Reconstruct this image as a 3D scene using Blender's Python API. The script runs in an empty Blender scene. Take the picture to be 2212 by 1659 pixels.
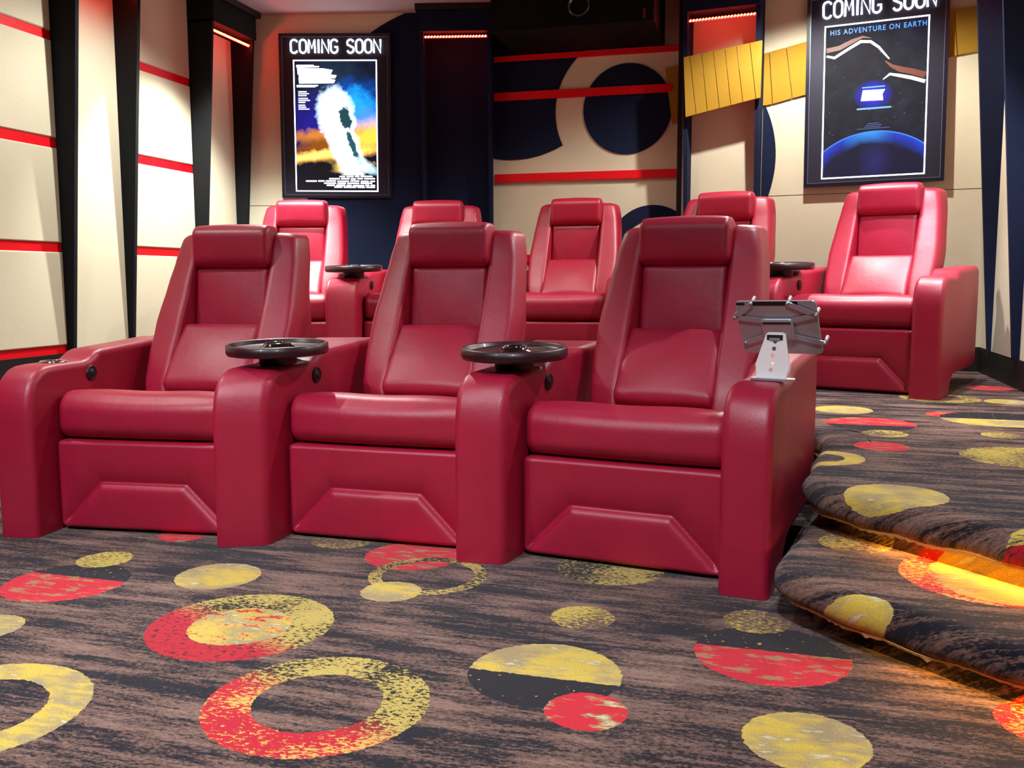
import bpy, bmesh, math, random
from mathutils import Vector, Matrix
random.seed(7)
COL = bpy.context.scene.collection
R = math.radians
PI = math.pi

# ------------------------------------------------------------------ colour / materials
def lin(c):
    return tuple(((v/255)/12.92 if v/255 <= .04045 else ((v/255+.055)/1.055)**2.4) for v in c) + (1.0,)

class NT:
    """tiny helper to write node trees"""
    def __init__(s, name):
        s.m = bpy.data.materials.new(name); s.m.use_nodes = True
        s.t = s.m.node_tree; s.n = s.t.nodes; s.b = s.n['Principled BSDF']; s.out = s.n['Material Output']
    def node(s, kind, **kw):
        n = s.n.new(kind)
        for k, v in kw.items(): setattr(n, k, v)
        return n
    def put(s, sock, v):
        if isinstance(v, bpy.types.NodeSocket): s.t.links.new(v, sock)
        else: sock.default_value = v
    def math(s, op, a, b=None, c=None, clamp=False):
        n = s.node('ShaderNodeMath', operation=op, use_clamp=clamp)
        s.put(n.inputs[0], a)
        if b is not None: s.put(n.inputs[1], b)
        if c is not None: s.put(n.inputs[2], c)
        return n.outputs[0]
    def vmath(s, op, a, b=None, scale=None):
        n = s.node('ShaderNodeVectorMath', operation=op)
        s.put(n.inputs[0], a)
        if b is not None: s.put(n.inputs[1], b)
        if scale is not None: n.inputs['Scale'].default_value = scale
        return n.outputs['Value'] if op in ('LENGTH', 'DISTANCE', 'DOT_PRODUCT') else n.outputs[0]
    def mix(s, f, a, b):
        n = s.node('ShaderNodeMix', data_type='RGBA')
        s.put(n.inputs[0], f); s.put(n.inputs[6], a); s.put(n.inputs[7], b)
        return n.outputs[2]
    def noise(s, vec, scale=5, detail=2, rough=.5, col=False):
        n = s.node('ShaderNodeTexNoise')
        if vec is not None: s.put(n.inputs['Vector'], vec)
        n.inputs['Scale'].default_value = scale; n.inputs['Detail'].default_value = detail; n.inputs['Roughness'].default_value = rough
        return n.outputs['Color'] if col else n.outputs['Fac']
    def ramp(s, f, a, b, clamp=True):
        n = s.node('ShaderNodeMapRange'); n.clamp = clamp
        s.put(n.inputs[0], f); n.inputs[1].default_value = a; n.inputs[2].default_value = b
        return n.outputs[0]
    def coord(s, which='Object'):
        return s.node('ShaderNodeTexCoord').outputs[which]
    def xyz(s, v):
        n = s.node('ShaderNodeSeparateXYZ'); s.put(n.inputs[0], v); return n.outputs
    def comb(s, x=0., y=0., z=0.):
        n = s.node('ShaderNodeCombineXYZ'); s.put(n.inputs[0], x); s.put(n.inputs[1], y); s.put(n.inputs[2], z); return n.outputs[0]
    def bump(s, h, strength=.2, dist=.01):
        n = s.node('ShaderNodeBump'); n.inputs['Strength'].default_value = strength; n.inputs['Distance'].default_value = dist
        s.put(n.inputs['Height'], h); s.put(s.b.inputs['Normal'], n.outputs[0])

def plain(name, rgb, rough=.5, metal=0., spec=.5, coat=0.):
    t = NT(name); t.b.inputs['Base Color'].default_value = lin(rgb); t.b.inputs['Roughness'].default_value = rough
    t.b.inputs['Metallic'].default_value = metal; t.b.inputs['Specular IOR Level'].default_value = spec
    t.b.inputs['Coat Weight'].default_value = coat
    return t.m

def emit(name, rgb, strength):
    t = NT(name); t.b.inputs['Base Color'].default_value = (0, 0, 0, 1)
    t.b.inputs['Emission Color'].default_value = rgb if len(rgb) == 4 else lin(rgb); t.b.inputs['Emission Strength'].default_value = strength
    return t.m

def leather():
    t = NT('red_leather'); P = t.coord()
    n = t.noise(P, 9, 3, .5)
    c = t.mix(n, lin((158, 16, 50)), lin((176, 22, 60)))
    t.put(t.b.inputs['Base Color'], c)
    t.b.inputs['Roughness'].default_value = .43; t.b.inputs['Specular IOR Level'].default_value = .7
    v = t.node('ShaderNodeTexVoronoi'); t.put(v.inputs['Vector'], P); v.inputs['Scale'].default_value = 260
    h = t.math('ADD', t.math('MULTIPLY', v.outputs['Distance'], .5), t.math('MULTIPLY', t.noise(P, 14, 2), 3.0))
    t.bump(h, .16, .003)
    return t.m

def fabric(name, a, b, rough=.9, sc=420):
    t = NT(name); P = t.coord()
    x, y, z = t.xyz(P)
    w1 = t.noise(t.vmath('MULTIPLY', P, (sc*.15, sc*.15, sc)), 1, 2)
    w2 = t.noise(t.vmath('MULTIPLY', P, (sc, sc, sc*.15)), 1, 2)
    w = t.math('MULTIPLY', t.math('ADD', w1, w2), .5)
    w = t.math('ADD', t.math('MULTIPLY', w, .7), t.math('MULTIPLY', t.noise(P, 3, 2), .3))
    t.put(t.b.inputs['Base Color'], t.mix(t.ramp(w, .3, .7), lin(a), lin(b)))
    t.b.inputs['Roughness'].default_value = rough; t.b.inputs['Specular IOR Level'].default_value = .15
    t.bump(w, .25, .002)
    return t.m

LEATHER = leather()
BEIGE = fabric('beige_fabric', (204, 195, 168), (218, 209, 186))
NAVY = fabric('navy_fabric', (15, 22, 46), (27, 36, 64), sc=500)
BLACK = fabric('black_fabric', (17, 18, 22), (30, 31, 34), sc=500)
YELLOW = fabric('yellow_fabric', (152, 117, 34), (168, 131, 46), sc=300)
REDTRIM = plain('red_painted_trim', (222, 0, 20), .5, spec=.3)
CEIL = plain('ceiling_paint', (178, 160, 164), .9, spec=.1)
DARKPAINT = plain('black_painted_wood', (14, 15, 20), .45)
BASEB = plain('black_baseboard', (9, 9, 11), .5)
WALLBACK = plain('dark_wall', (60, 52, 44), .9)
FRAMEM = plain('poster_frame_black', (24, 25, 40), .28, spec=.6)
FRAMEEDGE = plain('poster_frame_edge', (120, 124, 150), .35, metal=.6)
SCREENM = plain('poster_black_mask', (32, 32, 48), .6, spec=.25)
WHITEGLOW = emit('white_glow', (.93, .95, 1, 1), 4.0)
LETTERGLOW = emit('neon_white_glow', (.95, 1, .97, 1), 7.0)
LETTERGLOW2 = emit('neon_cool_white_glow', (.92, .93, 1, 1), 7.0)
TXTBLUE = emit('blue_text_glow', (.06, .28, .9, 1), 1.6)
TXTDIM = emit('dim_blue_text', (.1, .13, .4, 1), .7)
LEDRED = emit('red_led', (1, .006, .010, 1), 17.0)
LEDBEAD = emit('led_bead', (1, .040, .010, 1), 80.0)
ROPE = emit('amber_rope_light', (1, .47, .09, 1), 85.0)
WOODTRAY = plain('dark_tray', (44, 14, 24), .38, spec=.5, coat=.15)
GLOSSBLACK = plain('gloss_black_plastic', (6, 6, 8), .12, spec=.8, coat=1)
MATTBLACK = plain('matt_black_plastic', (12, 12, 14), .5)
CHROME = plain('chrome', (200, 200, 210), .12, metal=1)
ALU = plain('brushed_aluminium', (188, 186, 196), .38, metal=.65)
WHITEPAINT = plain('white_metal', (250, 250, 248), .4)
TABBACK = plain('tablet_aluminium_back', (176, 168, 174), .42, metal=.45)
TABWHITE = plain('tablet_white_corner', (225, 225, 228), .3)
FRAY = plain('frayed_backing', (206, 166, 96), .95)

# ------------------------------------------------------------------ mesh helpers
def link(name, verts, faces, mat, parent=None, smooth=True, M=None, recalc=True, flat=()):
    me = bpy.data.meshes.new(name); me.from_pydata([tuple(v) for v in verts], [], faces)
    bm = bmesh.new(); bm.from_mesh(me)
    if recalc: bmesh.ops.recalc_face_normals(bm, faces=bm.faces)
    bm.to_mesh(me); bm.free()
    for i, p in enumerate(me.polygons): p.use_smooth = smooth and i not in flat
    if mat: me.materials.append(mat)
    o = bpy.data.objects.new(name, me); COL.objects.link(o)
    if M is not None: o.matrix_world = M
    if parent: o.parent = parent
    return o

def empty(name, loc, rz=0., M=None):
    o = bpy.data.objects.new(name, None); COL.objects.link(o); o.empty_display_size = .1
    if M is not None: o.matrix_world = M
    else: o.location = loc; o.rotation_euler = (0, 0, rz)
    return o

def tag(o, label=None, cat=None, group=None, kind=None):
    if label: o['label'] = label
    if cat: o['category'] = cat
    if group: o['group'] = group
    if kind: o['kind'] = kind
    return o

class MB:
    def __init__(s): s.v = []; s.f = []; s.flat = set()
    def add(s, v, f, flat=False):
        k = len(s.v); s.v += [Vector(q) for q in v]
        for q in f:
            if flat: s.flat.add(len(s.f))
            s.f.append([i+k for i in q])
        return s
    def box(s, a, b):
        x0, y0, z0 = a; x1, y1, z1 = b
        v = [(x, y, z) for x in (x0, x1) for y in (y0, y1) for z in (z0, z1)]
        return s.add(v, [(0, 1, 3, 2), (4, 6, 7, 5), (0, 4, 5, 1), (2, 3, 7, 6), (0, 2, 6, 4), (1, 5, 7, 3)], True)
    def prism(s, pts, off):
        off = Vector(off); n = len(pts); pts = [Vector(p) for p in pts]
        v = pts + [p+off for p in pts]
        f = [tuple(range(n)), tuple(range(2*n-1, n-1, -1))] + [(i, (i+1) % n, n+(i+1) % n, n+i) for i in range(n)]
        return s.add(v, f, True)
    def lathe(s, prof, seg=48, c=(0, 0, 0), close=True):
        k = len(prof); v = []
        for i in range(seg):
            a = 2*PI*i/seg
            v += [(c[0]+r*math.cos(a), c[1]+r*math.sin(a), c[2]+z) for r, z in prof]
        f = []
        for i in range(seg):
            j = (i+1) % seg
            f += [(i*k+q, j*k+q, j*k+q+1, i*k+q+1) for q in range(k-1)]
        s.add(v, f)
        return s
    def tube(s, pts, r, seg=8, cap=True):
        pts = [Vector(p) for p in pts]; rings = []
        for i, p in enumerate(pts):
            d = (pts[min(i+1, len(pts)-1)]-pts[max(i-1, 0)]).normalized()
            a = d.orthogonal().normalized() if i == 0 else (pa - d*pa.dot(d)).normalized()
            pa = a; b = d.cross(a)
            rings.append([p+(a*math.cos(2*PI*q/seg)+b*math.sin(2*PI*q/seg))*r for q in range(seg)])
        v = [q for g in rings for q in g]; f = []
        for i in range(len(pts)-1):
            f += [(i*seg+q, i*seg+(q+1) % seg, (i+1)*seg+(q+1) % seg, (i+1)*seg+q) for q in range(seg)]
        if cap: f += [tuple(range(seg)), tuple(range((len(pts)-1)*seg, len(pts)*seg))]
        return s.add(v, f)
    def build(s, name, mat, parent=None, smooth=False, M=None):
        return link(name, s.v, s.f, mat, parent, smooth, M, flat=s.flat if smooth else ())

def rbox_data(size, r, n, deform=None, bulge=(0, 0, 0)):
    """rounded cushion box: subdivided, corners rounded by r, faces bulged"""
    hx, hy, hz = [q/2 for q in size]; nx, ny, nz = n
    key = {}; V = []; F = []
    def vid(p):
        k = tuple(round(q, 6) for q in p)
        if k not in key:
            key[k] = len(V); V.append(k)
        return key[k]
    def grid(n_): return [-1+2*i/n_ for i in range(n_+1)]
    gx, gy, gz = grid(nx), grid(ny), grid(nz)
    for s_ in (-1, 1):
        for i in range(nx):
            for j in range(ny): F.append([vid((gx[a], gy[b], s_)) for a, b in ((i, j), (i+1, j), (i+1, j+1), (i, j+1))])
        for i in range(nx):
            for j in range(nz): F.append([vid((gx[a], s_, gz[b])) for a, b in ((i, j), (i+1, j), (i+1, j+1), (i, j+1))])
        for i in range(ny):
            for j in range(nz): F.append([vid((s_, gy[a], gz[b])) for a, b in ((i, j), (i+1, j), (i+1, j+1), (i, j+1))])
    rr = r if isinstance(r, tuple) else (r, r, r)
    out = []
    for (x, y, z) in V:
        # ease so that rounding zone gets enough vertices
        e = [math.copysign(abs(q)**.75, q) if False else q for q in (x, y, z)]
        p = Vector((e[0]*hx, e[1]*hy, e[2]*hz))
        q = Vector([max(-h+g, min(h-g, c)) for c, h, g in zip(p, (hx, hy, hz), rr)])
        d = p-q
        # ellipsoidal rounding
        dn = Vector([d[i]/rr[i] if rr[i] > 1e-6 else 0 for i in range(3)])
        L = dn.length
        if L > 1e-9:
            m = max(abs(c) for c in dn)
            dn = dn/L*1.0 if m > .999 else dn
            p = q+Vector([dn[i]*rr[i] for i in range(3)])
        fx = 1-x*x; fy = 1-y*y; fz = 1-z*z
        if bulge[0] and abs(x) > .99: p.x += math.copysign(bulge[0]*fy*fz, x)
        if bulge[1] and abs(y) > .99: p.y += math.copysign(bulge[1]*fx*fz, y)
        if bulge[2] and abs(z) > .99: p.z += math.copysign(bulge[2]*fx*fy, z)
        if deform: p = Vector(deform(p))
        out.append(p)
    return out, F

def cushion(name, size, r, n, mat, parent=None, deform=None, bulge=(0, 0, 0)):
    v, f = rbox_data(size, r, n, deform, bulge)
    return link(name, v, f, mat, parent)

def offset_poly(pts, d):
    """inset a closed 2D polygon (CCW) by d"""
    n = len(pts); out = []
    for i in range(n):
        p0, p1, p2 = Vector(pts[i-1]), Vector(pts[i]), Vector(pts[(i+1) % n])
        a = (p1-p0).normalized(); b = (p2-p1).normalized()
        na = Vector((-a.y, a.x)); nb = Vector((-b.y, b.x))
        m = (na+nb); L = m.length
        m = m/L if L > 1e-6 else na
        c = max(.45, m.dot(na))
        q = p1+m*(d/c); out.append((q.x, q.y))
    return out

# ------------------------------------------------------------------ camera
CAMH = .9187
RT = ((0.9660791930436757, 0.026309641031727015, -0.25690230741832965),
      (0.258233784469596, -0.108090625526497, 0.9600165254993276),
      (-0.0025110409376345754, -0.9937928453465905, -0.11121814245588382))
cam = bpy.data.objects.new('camera', bpy.data.cameras.new('camera')); COL.objects.link(cam)
M3 = Matrix(((RT[0][0], -RT[0][1], -RT[0][2]), (RT[1][0], -RT[1][1], -RT[1][2]), (RT[2][0], -RT[2][1], -RT[2][2])))
cam.matrix_world = Matrix.Translation((0, 0, CAMH)) @ M3.to_4x4()
cam.data.sensor_width = 36; cam.data.lens = 2031/2212*36; cam.data.clip_start = .05; cam.data.clip_end = 60
bpy.context.scene.camera = cam

# ------------------------------------------------------------------ room frame helpers
XL, XR = -3.95, 1.345
ZC = 2.905
YF = -1.6
class Frame:
    """wall frame: s along the wall, d out into the room, z up"""
    def __init__(s, P, u, n): s.P = Vector(P); s.u = Vector(u); s.n = Vector(n)
    def p(s, a, d, z): return s.P + s.u*a + s.n*d + Vector((0, 0, z))
    def poly(s, mb, pts, d0, d1): return mb.prism([s.p(a, d0, z) for a, z in pts], s.n*(d1-d0))
    def box(s, mb, s0, s1, z0, z1, d0, d1): return s.poly(mb, [(s0, z0), (s1, z0), (s1, z1), (s0, z1)], d0, d1)
a12 = R(12); a85 = R(-8.5)
LW = Frame((XL, 0, 0), (0, 1, 0), (1, 0, 0))
RW = Frame((XR, 0, 0), (0, 1, 0), (-1, 0, 0))
LF = Frame((XL, 6.60, 0), (math.cos(a12), math.sin(a12), 0), (math.sin(a12), -math.cos(a12), 0))
MF = Frame((0, 7.0, 0), (1, 0, 0), (0, -1, 0))
RF = Frame((XR, 6.58, 0), (math.cos(a85), math.sin(a85), 0), (math.sin(a85), -math.cos(a85), 0))
RISER = .318

def structure(name, mb, mat, label=None):
    o = mb.build(name, mat); tag(o, label, None, None, 'structure'); return o

# ------------------------------------------------------------------ carpet
def carpet():
    t = NT('patterned_carpet'); pos = t.node('ShaderNodeNewGeometry').outputs['Position']
    x, y, z = t.xyz(pos)
    P0 = t.comb(x, t.math('ADD', y, z), 0.)
    # irregular edges
    jit = t.vmath('SCALE', t.vmath('SUBTRACT', t.noise(P0, 70, 1, .5, True), (.5, .5, .5)), scale=.012)
    P = t.vmath('ADD', P0, jit)
    px, py, pz = t.xyz(P)
    base = t.noise(t.comb(t.math('MULTIPLY', px, 2.0), t.math('MULTIPLY', t.math('ADD', py, t.math('MULTIPLY', px, .05)), 15.), 0.), 1, 6, .66)
    grain = t.noise(t.comb(t.math('MULTIPLY', px, 60.), t.math('MULTIPLY', py, 110.), 0.), 1.3, 4, .75)
    patch = t.noise(P0, 3.2, 2, .5)
    g2 = t.math('ADD', base, t.math('MULTIPLY', t.math('SUBTRACT', grain, .5), .75))
    g2 = t.math('ADD', g2, t.math('MULTIPLY', t.math('SUBTRACT', patch, .5), .30))
    fine = t.noise(t.comb(t.math('MULTIPLY', px, 9.), t.math('MULTIPLY', py, 75.), 0.), 1, 4, .7)
    g2 = t.math('ADD', g2, t.math('MULTIPLY', t.math('SUBTRACT', fine, .5), .55))
    col = t.mix(t.ramp(g2, .44, .52), lin((20, 20, 32)), lin((104, 78, 68)))
    col = t.mix(t.ramp(g2, .52, .70), col, lin((148, 118, 104)))
    # sources
    fl = t.noise(t.comb(t.math('MULTIPLY', px, 12.), t.math('MULTIPLY', py, 36.), 0.), 1, 4, .6)
    blob = t.noise(P0, 6, 2, .5)
    yel = t.mix(t.ramp(t.math('ADD', t.math('MULTIPLY', fl, .5), t.math('MULTIPLY', blob, .5)), .44, .56), lin((220, 192, 80)), lin((172, 154, 110)))
    yel = t.mix(t.ramp(fl, .60, .68), yel, lin((228, 218, 176)))
    tan_ = lin((176, 132, 96)); redc = lin((214, 32, 52))
    red = t.mix(t.ramp(t.math('ADD', fl, t.math('MULTIPLY', grain, .25)), .66, .72), redc, tan_)
    dk = t.mix(t.math('GREATER_THAN', t.noise(P0, 55, 2, .6), .68), lin((22, 22, 32)), lin((206, 180, 70)))
    sp = t.noise(t.comb(t.math('MULTIPLY', px, 60.), t.math('MULTIPLY', py, 110.), 0.), 1, 3, .7)
    lo = t.noise(P0, 4.5, 2, .5)
    spk = t.math('ADD', t.math('MULTIPLY', sp, .6), t.math('MULTIPLY', lo, .4))
    ydk = t.mix(t.ramp(spk, .47, .50), lin((28, 25, 24)), lin((200, 178, 92)))
    ry = t.mix(t.ramp(spk, .50, .54), lin((200, 26, 48)), lin((224, 186, 92)))
    rdk = t.mix(t.ramp(sp, .40, .45), lin((70, 20, 28)), lin((196, 26, 46)))
    yb = t.mix(t.ramp(spk, .48, .53), lin((106, 80, 70)), lin((212, 190, 84)))
    C = dict(yel=yel, red=red, dk=dk, ydk=ydk, ry=ry, rdk=rdk, yb=yb)
    lev = [None]
    low = t.math('LESS_THAN', z, .04); high = t.math('GREATER_THAN', z, .222); mid = t.math('SUBTRACT', 1., t.math('ADD', low, high))
    def disc(cx, cy, r):
        return t.math('MULTIPLY', t.math('LESS_THAN', t.vmath('DISTANCE', P, (cx, cy, 0.)), r), lev[0])
    def above(v, thr): return t.math('GREATER_THAN', v, thr)
    def put(mask, src):
        nonlocal col; col = t.mix(mask, col, src)
    def full(cx, cy, r, c): put(disc(cx, cy, r), C[c])
    def ring(cx, cy, r, r2, c):
        put(t.math('SUBTRACT', disc(cx, cy, r), disc(cx, cy, r2), clamp=True), c if not isinstance(c, str) else C[c])
    def half(cx, cy, r, top, bot, yo=0.):
        put(disc(cx, cy, r), t.mix(above(t.math('ADD', py, t.math('MULTIPLY', px, .03)), cy+yo+.03*cx), C[bot], C[top]))
    # --- lower floor
    def split(cx, cy, r, k, src_far, src_near, soft=.05):
        # blend between near(left/bottom) and far side
        v = t.math('ADD', t.math('SUBTRACT', py, cy), t.math('MULTIPLY', t.math('SUBTRACT', px, cx), k))
        v = t.math('ADD', v, t.math('MULTIPLY', t.math('SUBTRACT', sp, .5), .25))
        return t.mix(t.ramp(v, -.02-soft, -.02+soft), C[src_near], C[src_far])
    lev[0] = low
    half(-2.04, 2.345, .182, 'dk', 'red', .05)
    full(-2.085, 2.575, .088, 'yb')
    full(-1.624, 2.515, .13, 'yel')
    ring(-1.33, 2.16, .244, 0.0, split(-1.33, 2.16, .244, .5, 'ydk', 'rdk'))
    full(-1.33, 2.152, .135, 'ry'); put(t.math('MULTIPLY', disc(-1.33, 2.152, .135), t.math('GREATER_THAN', fl, .46)), yel)
    ring(-.921, 1.79, .246, .142, split(-.921, 1.79, .246, .45, 'ydk', 'ry'))
    ring(-1.63, 1.565, .245, .155, 'yel')
    full(-1.98, 1.972, .094, 'yel')
    half(-.474, 2.06, .18, 'yel', 'dk', -.02)
    full(-.345, 1.895, .089, 'red'); put(t.math('MULTIPLY', disc(-.345, 1.895, .089), t.math('GREATER_THAN', fl, .58)), yel)
    full(-.456, 2.445, .088, 'yb')
    half(.04, 2.31, .187, 'dk', 'red', .02)
    full(.003, 2.532, .088, 'yb')
    full(.104, 1.878, .125, 'yel')
    full(-1.112, 2.87, .16, 'red')
    ring(-.991, 2.685, .186, .145, 'ydk')
    full(-1.045, 2.513, .09, 'yel')
    full(-.45, 2.90, .17, 'ydk')
    full(-2.01, 2.90, .085, 'red')
    full(-1.42, 3.0, .12, 'yb')
    full(.60, 2.08, .11, 'ry')
    full(-.55, 1.25, .2, 'ry'); full(.45, 1.35, .16, 'yel'); full(-2.5, 1.3, .2, 'red'); full(-2.9, 2.2, .15, 'yel')
    lev[0] = high
    # --- steps and platform: y measured along the carpet (y + height)
    k = RISER
    full(.362, 4.523+k, .13, 'yel'); half(.437, 4.11+k, .18, 'red', 'dk', -.04); full(.467, 3.858+k, .085, 'yb')
    full(.42, 3.558+k, .095, 'red'); full(.80, 4.47+k, .095, 'red'); half(.967, 4.36+k, .22, 'dk', 'yel', .0)
    full(.90, 3.925+k, .08, 'yb'); full(.86, 3.45+k, .2, 'yb'); ring(.20, 3.29+k, .14, .075, 'yel')
    ring(.865, 5.08+k, .19, .10, 'ydk'); full(1.15, 5.0+k, .1, 'yel'); full(1.2, 5.6+k, .12, 'red')
    full(.37, 2.78+k-.02, .135, 'yel'); full(.70, 2.40+.27, .13, 'rdk'); put(t.math('MULTIPLY', disc(.70, 2.40+.27, .13), t.math('GREATER_THAN', t.math('ADD', py, t.math('MULTIPLY', sp, .06)), 2.71)), yb)
    full(-1., 4.7+k, .2, 'red'); full(-2., 4.8+k, .15, 'yel')
    lev[0] = mid
    full(.575, 2.55+.159, .22, 'ry'); put(t.math('MULTIPLY', disc(.62, 2.54+.159, .20), t.math('GREATER_THAN', t.math('ADD', px, t.math('MULTIPLY', sp, .2)), .53)), yel)
    full(.27, 2.80+.159, .10, 'yb')
    full(.225, 2.27+.15, .085, 'yel')
    t.put(t.b.inputs['Base Color'], t.mix(t.math('MULTIPLY', t.ramp(t.noise(P0, 240, 2, .8), .50, .62), .28), col, lin((24, 22, 28))))
    t.b.inputs['Roughness'].default_value = .95; t.b.inputs['Specular IOR Level'].default_value = .1
    t.b.inputs['Sheen Weight'].default_value = .15
    t.bump(t.noise(pos, 420, 2, .7), .55, .006)
    return t.m
CARPET = carpet()

mb = MB(); mb.box((XL-.1, YF-.1, -.08), (XR+.1, 7.2, 0)); structure('floor', mb, CARPET, 'dark patterned carpet with red and yellow discs')

def nosed_step(name, path, ztop, zlip, zbase, back, label, seed):
    """carpeted step: rolled nose along the path (left to right), riser tucked behind, tread closed at the back"""
    rnd = random.Random(seed)
    pts = []
    for i in range(len(path)-1):
        a, b = Vector(path[i]), Vector(path[i+1]); m = max(2, int((b-a).length/.02))
        pts += [a.lerp(b, q/m) for q in range(m)]
    pts.append(Vector(path[-1]))
    # smooth normals
    rows = []; lips = []
    rad = (ztop-zlip)/2
    ph1, ph2 = rnd.random()*6, rnd.random()*6
    L = 0
    for i, p in enumerate(pts):
        t = (pts[min(i+3, len(pts)-1)]-pts[max(i-3, 0)]).normalized()
        n = Vector((t.y, -t.x))   # outward (towards the camera / right)
        if i: L += (pts[i]-pts[i-1]).length
        w = .006*math.sin(L*9+ph1)+.004*math.sin(L*23+ph2)
        zl = zlip+.006*math.sin(L*7+ph2)+.003*math.sin(L*31)
        row = []
        row.append((p-n*.16, ztop)); row.append((p-n*.10, ztop)); row.append((p-n*(rad+.012), ztop-.001))
        zc = (ztop+zl)/2; rz = (ztop-zl)/2
        for q in range(1, 10):
            a = PI/2-PI*q/10
            row.append((p+n*(rad*1.05*math.cos(a)-rad+w*math.cos(a)), zc+rz*math.sin(a)))
        row.append((p-n*(rad*.9), zl)); row.append((p-n*(rad+.022), zl+.012)); row.append((p-n*(rad+.045), zl+.02)); row.append((p-n*(rad+.05), zbase))
        rows.append([(q.x, q.y, z) for q, z in row]); lips.append((p-n*rad*.9, zl, n))
    k = len(rows[0]); V = [q for r_ in rows for q in r_]; F = []
    for i in range(len(rows)-1):
        F += [(i*k+j, i*k+j+1, (i+1)*k+j+1, (i+1)*k+j) for j in range(k-1)]
    # end cap on the left
    V0 = len(V); F.append(tuple(range(k)))
    # tread top polygon
    inner = [rows[i][0] for i in range(0, len(rows), 4)]
    if inner[-1] != rows[-1][0]: inner.append(rows[-1][0])
    top = [(q[0], q[1], ztop) for q in inner]+[(bx, by, ztop) for bx, by in back]
    o = link(name, V, F, CARPET, None)
    me2 = link('tread', top, [tuple(range(len(top)))], CARPET, None, False)
    # join tread into the step mesh
    bm = bmesh.new(); bm.from_mesh(o.data); bm.from_mesh(me2.data); bm.to_mesh(o.data); bm.free()
    md = me2.data; bpy.data.objects.remove(me2); bpy.data.meshes.remove(md)
    for p in o.data.polygons: p.use_smooth = True
    # normals of the tread point up
    bm = bmesh.new(); bm.from_mesh(o.data); bmesh.ops.triangulate(bm, faces=[f for f in bm.faces if len(f.verts) > 4])
    for f in bm.faces:
        if abs(f.normal.z) > .99 and f.normal.z < 0 and f.calc_center_median().z > ztop-.002: f.normal_flip()
    bm.to_mesh(o.data); bm.free()
    tag(o, label, None, None, 'structure')
    # frayed carpet edge hanging along the lip
    V = []; F = []
    for i, (p, zl, n) in enumerate(lips):
        for q in range(2):
            j = rnd.random()
            drop = .002+.004*j*j+(.006 if rnd.random() < .05 else 0)
            pp = p if q == 0 else p.lerp(lips[min(i+1, len(lips)-1)][0], .5)
            c = pp+n*.020
            V += [(c.x, c.y, zl+.004), (c.x-n.x*.004, c.y-n.y*.004, zl-drop)]
    m = len(V)//2
    F = [(2*i, 2*i+1, 2*i+3, 2*i+2) for i in range(m-1)]
    fr = link('frayed_edge', V, F, FRAY, o, False)
    sol = fr.modifiers.new('thick', 'SOLIDIFY'); sol.thickness = .002
    return o, lips

nose1 = [(.20, 3.25), (.095, 2.80), (.062, 2.66), (.055, 2.60), (.058, 2.52), (.085, 2.46), (.13, 2.41), (.19, 2.355), (.29, 2.265), (.40, 2.165), (.54, 2.055), (.80, 1.82), (XR, 1.33)]
nose2 = [(XL, 4.08), (-.30, 4.08), (.0, 4.03), (.13, 3.95), (.215, 3.82), (.235, 3.66), (.175, 3.30), (.142, 3.06), (.128, 2.98), (.135, 2.92), (.16, 2.86), (.20, 2.805), (.26, 2.74), (.35, 2.65), (.48, 2.51), (.61, 2.37), (.85, 2.11), (XR, 1.58)]
step1, lips1 = nosed_step('carpet_step', nose1, .162, .070, 0., [(XR, 2.6), (.9, 3.2), (.42, 3.4)], 'lower carpeted step with rolled nose and glowing lip beside the right seat', 3)
plat, lips2 = nosed_step('riser_platform', nose2, RISER, .225, .10, [(XR, 3.0), (XR, 7.05), (XL, 7.05)], 'raised carpeted platform under the back row', 5)
def rope(lips, z, name, label):
    lips = [q for q in lips if q[0].x > .30 and q[0].y < 2.75]
    mb = MB(); mb.tube([(p.x-n.x*.040, p.y-n.y*.040, z) for p, zl, n in lips[::3]], .0045, 6)
    o = mb.build(name, ROPE, None, True)
    tag(o, label, 'light', 'amber rope lights under the step noses'); return o
rope(lips1, .076, 'rope_light', 'amber rope light tucked under the nose of the lower step')
rope(lips2, .231, 'rope_light', 'amber rope light tucked under the nose of the upper platform')

# ------------------------------------------------------------------ walls
mb = MB(); mb.box((XL-.10, YF, 0), (XL, 6.62, ZC)); structure('wall_left', mb, REDTRIM, 'left wall behind beige panels, red in the grooves')
mb = MB(); mb.box((XR, YF, 0), (XR+.1, 6.6, ZC)); structure('wall_right', mb, BEIGE)
mb = MB(); mb.box((XL-.1, YF-.1, 0), (XR+.1, YF, ZC)); structure('wall_front', mb, WALLBACK)
mb = MB(); mb.box((XL-.1, YF-.1, ZC), (XR+.1, 7.2, ZC+.08)); structure('ceiling', mb, CEIL)
mb = MB(); LF.box(mb, 0, 1.93, 0, ZC, -.1, 0); structure('wall_back_left', mb, BEIGE)
mb = MB(); MF.box(mb, -2.08, -.5, 0, ZC, -.1, 0); structure('wall_back', mb, BEIGE)
mb = MB(); RF.box(mb, -1.96, 0.05, 0, ZC, -.1, 0); structure('wall_back_right', mb, BEIGE)
# return beside the right pillar
mb = MB(); q = RF.p(-1.96, 0, 0); mb.box((q.x-.03, q.y-.01, 0), (q.x, 7.0, ZC)); structure('trim_2', mb, DARKPAINT)
# baseboards
mb = MB(); mb.box((XL, YF, 0), (XL+.012, 6.6, .492)); structure('baseboard_left', mb, BASEB)
mb = MB(); mb.box((XR-.012, YF, 0), (XR, 6.58, .476)); structure('baseboard_right', mb, BASEB)
mb = MB(); RF.box(mb, -1.9, 0, RISER, .476, 0, .012); MF.box(mb, -2.05, -.6, RISER, .476, 0, .012); LF.box(mb, 0, 1.9, RISER, .476, 0, .012)
structure('baseboard_back', mb, BASEB)

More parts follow.
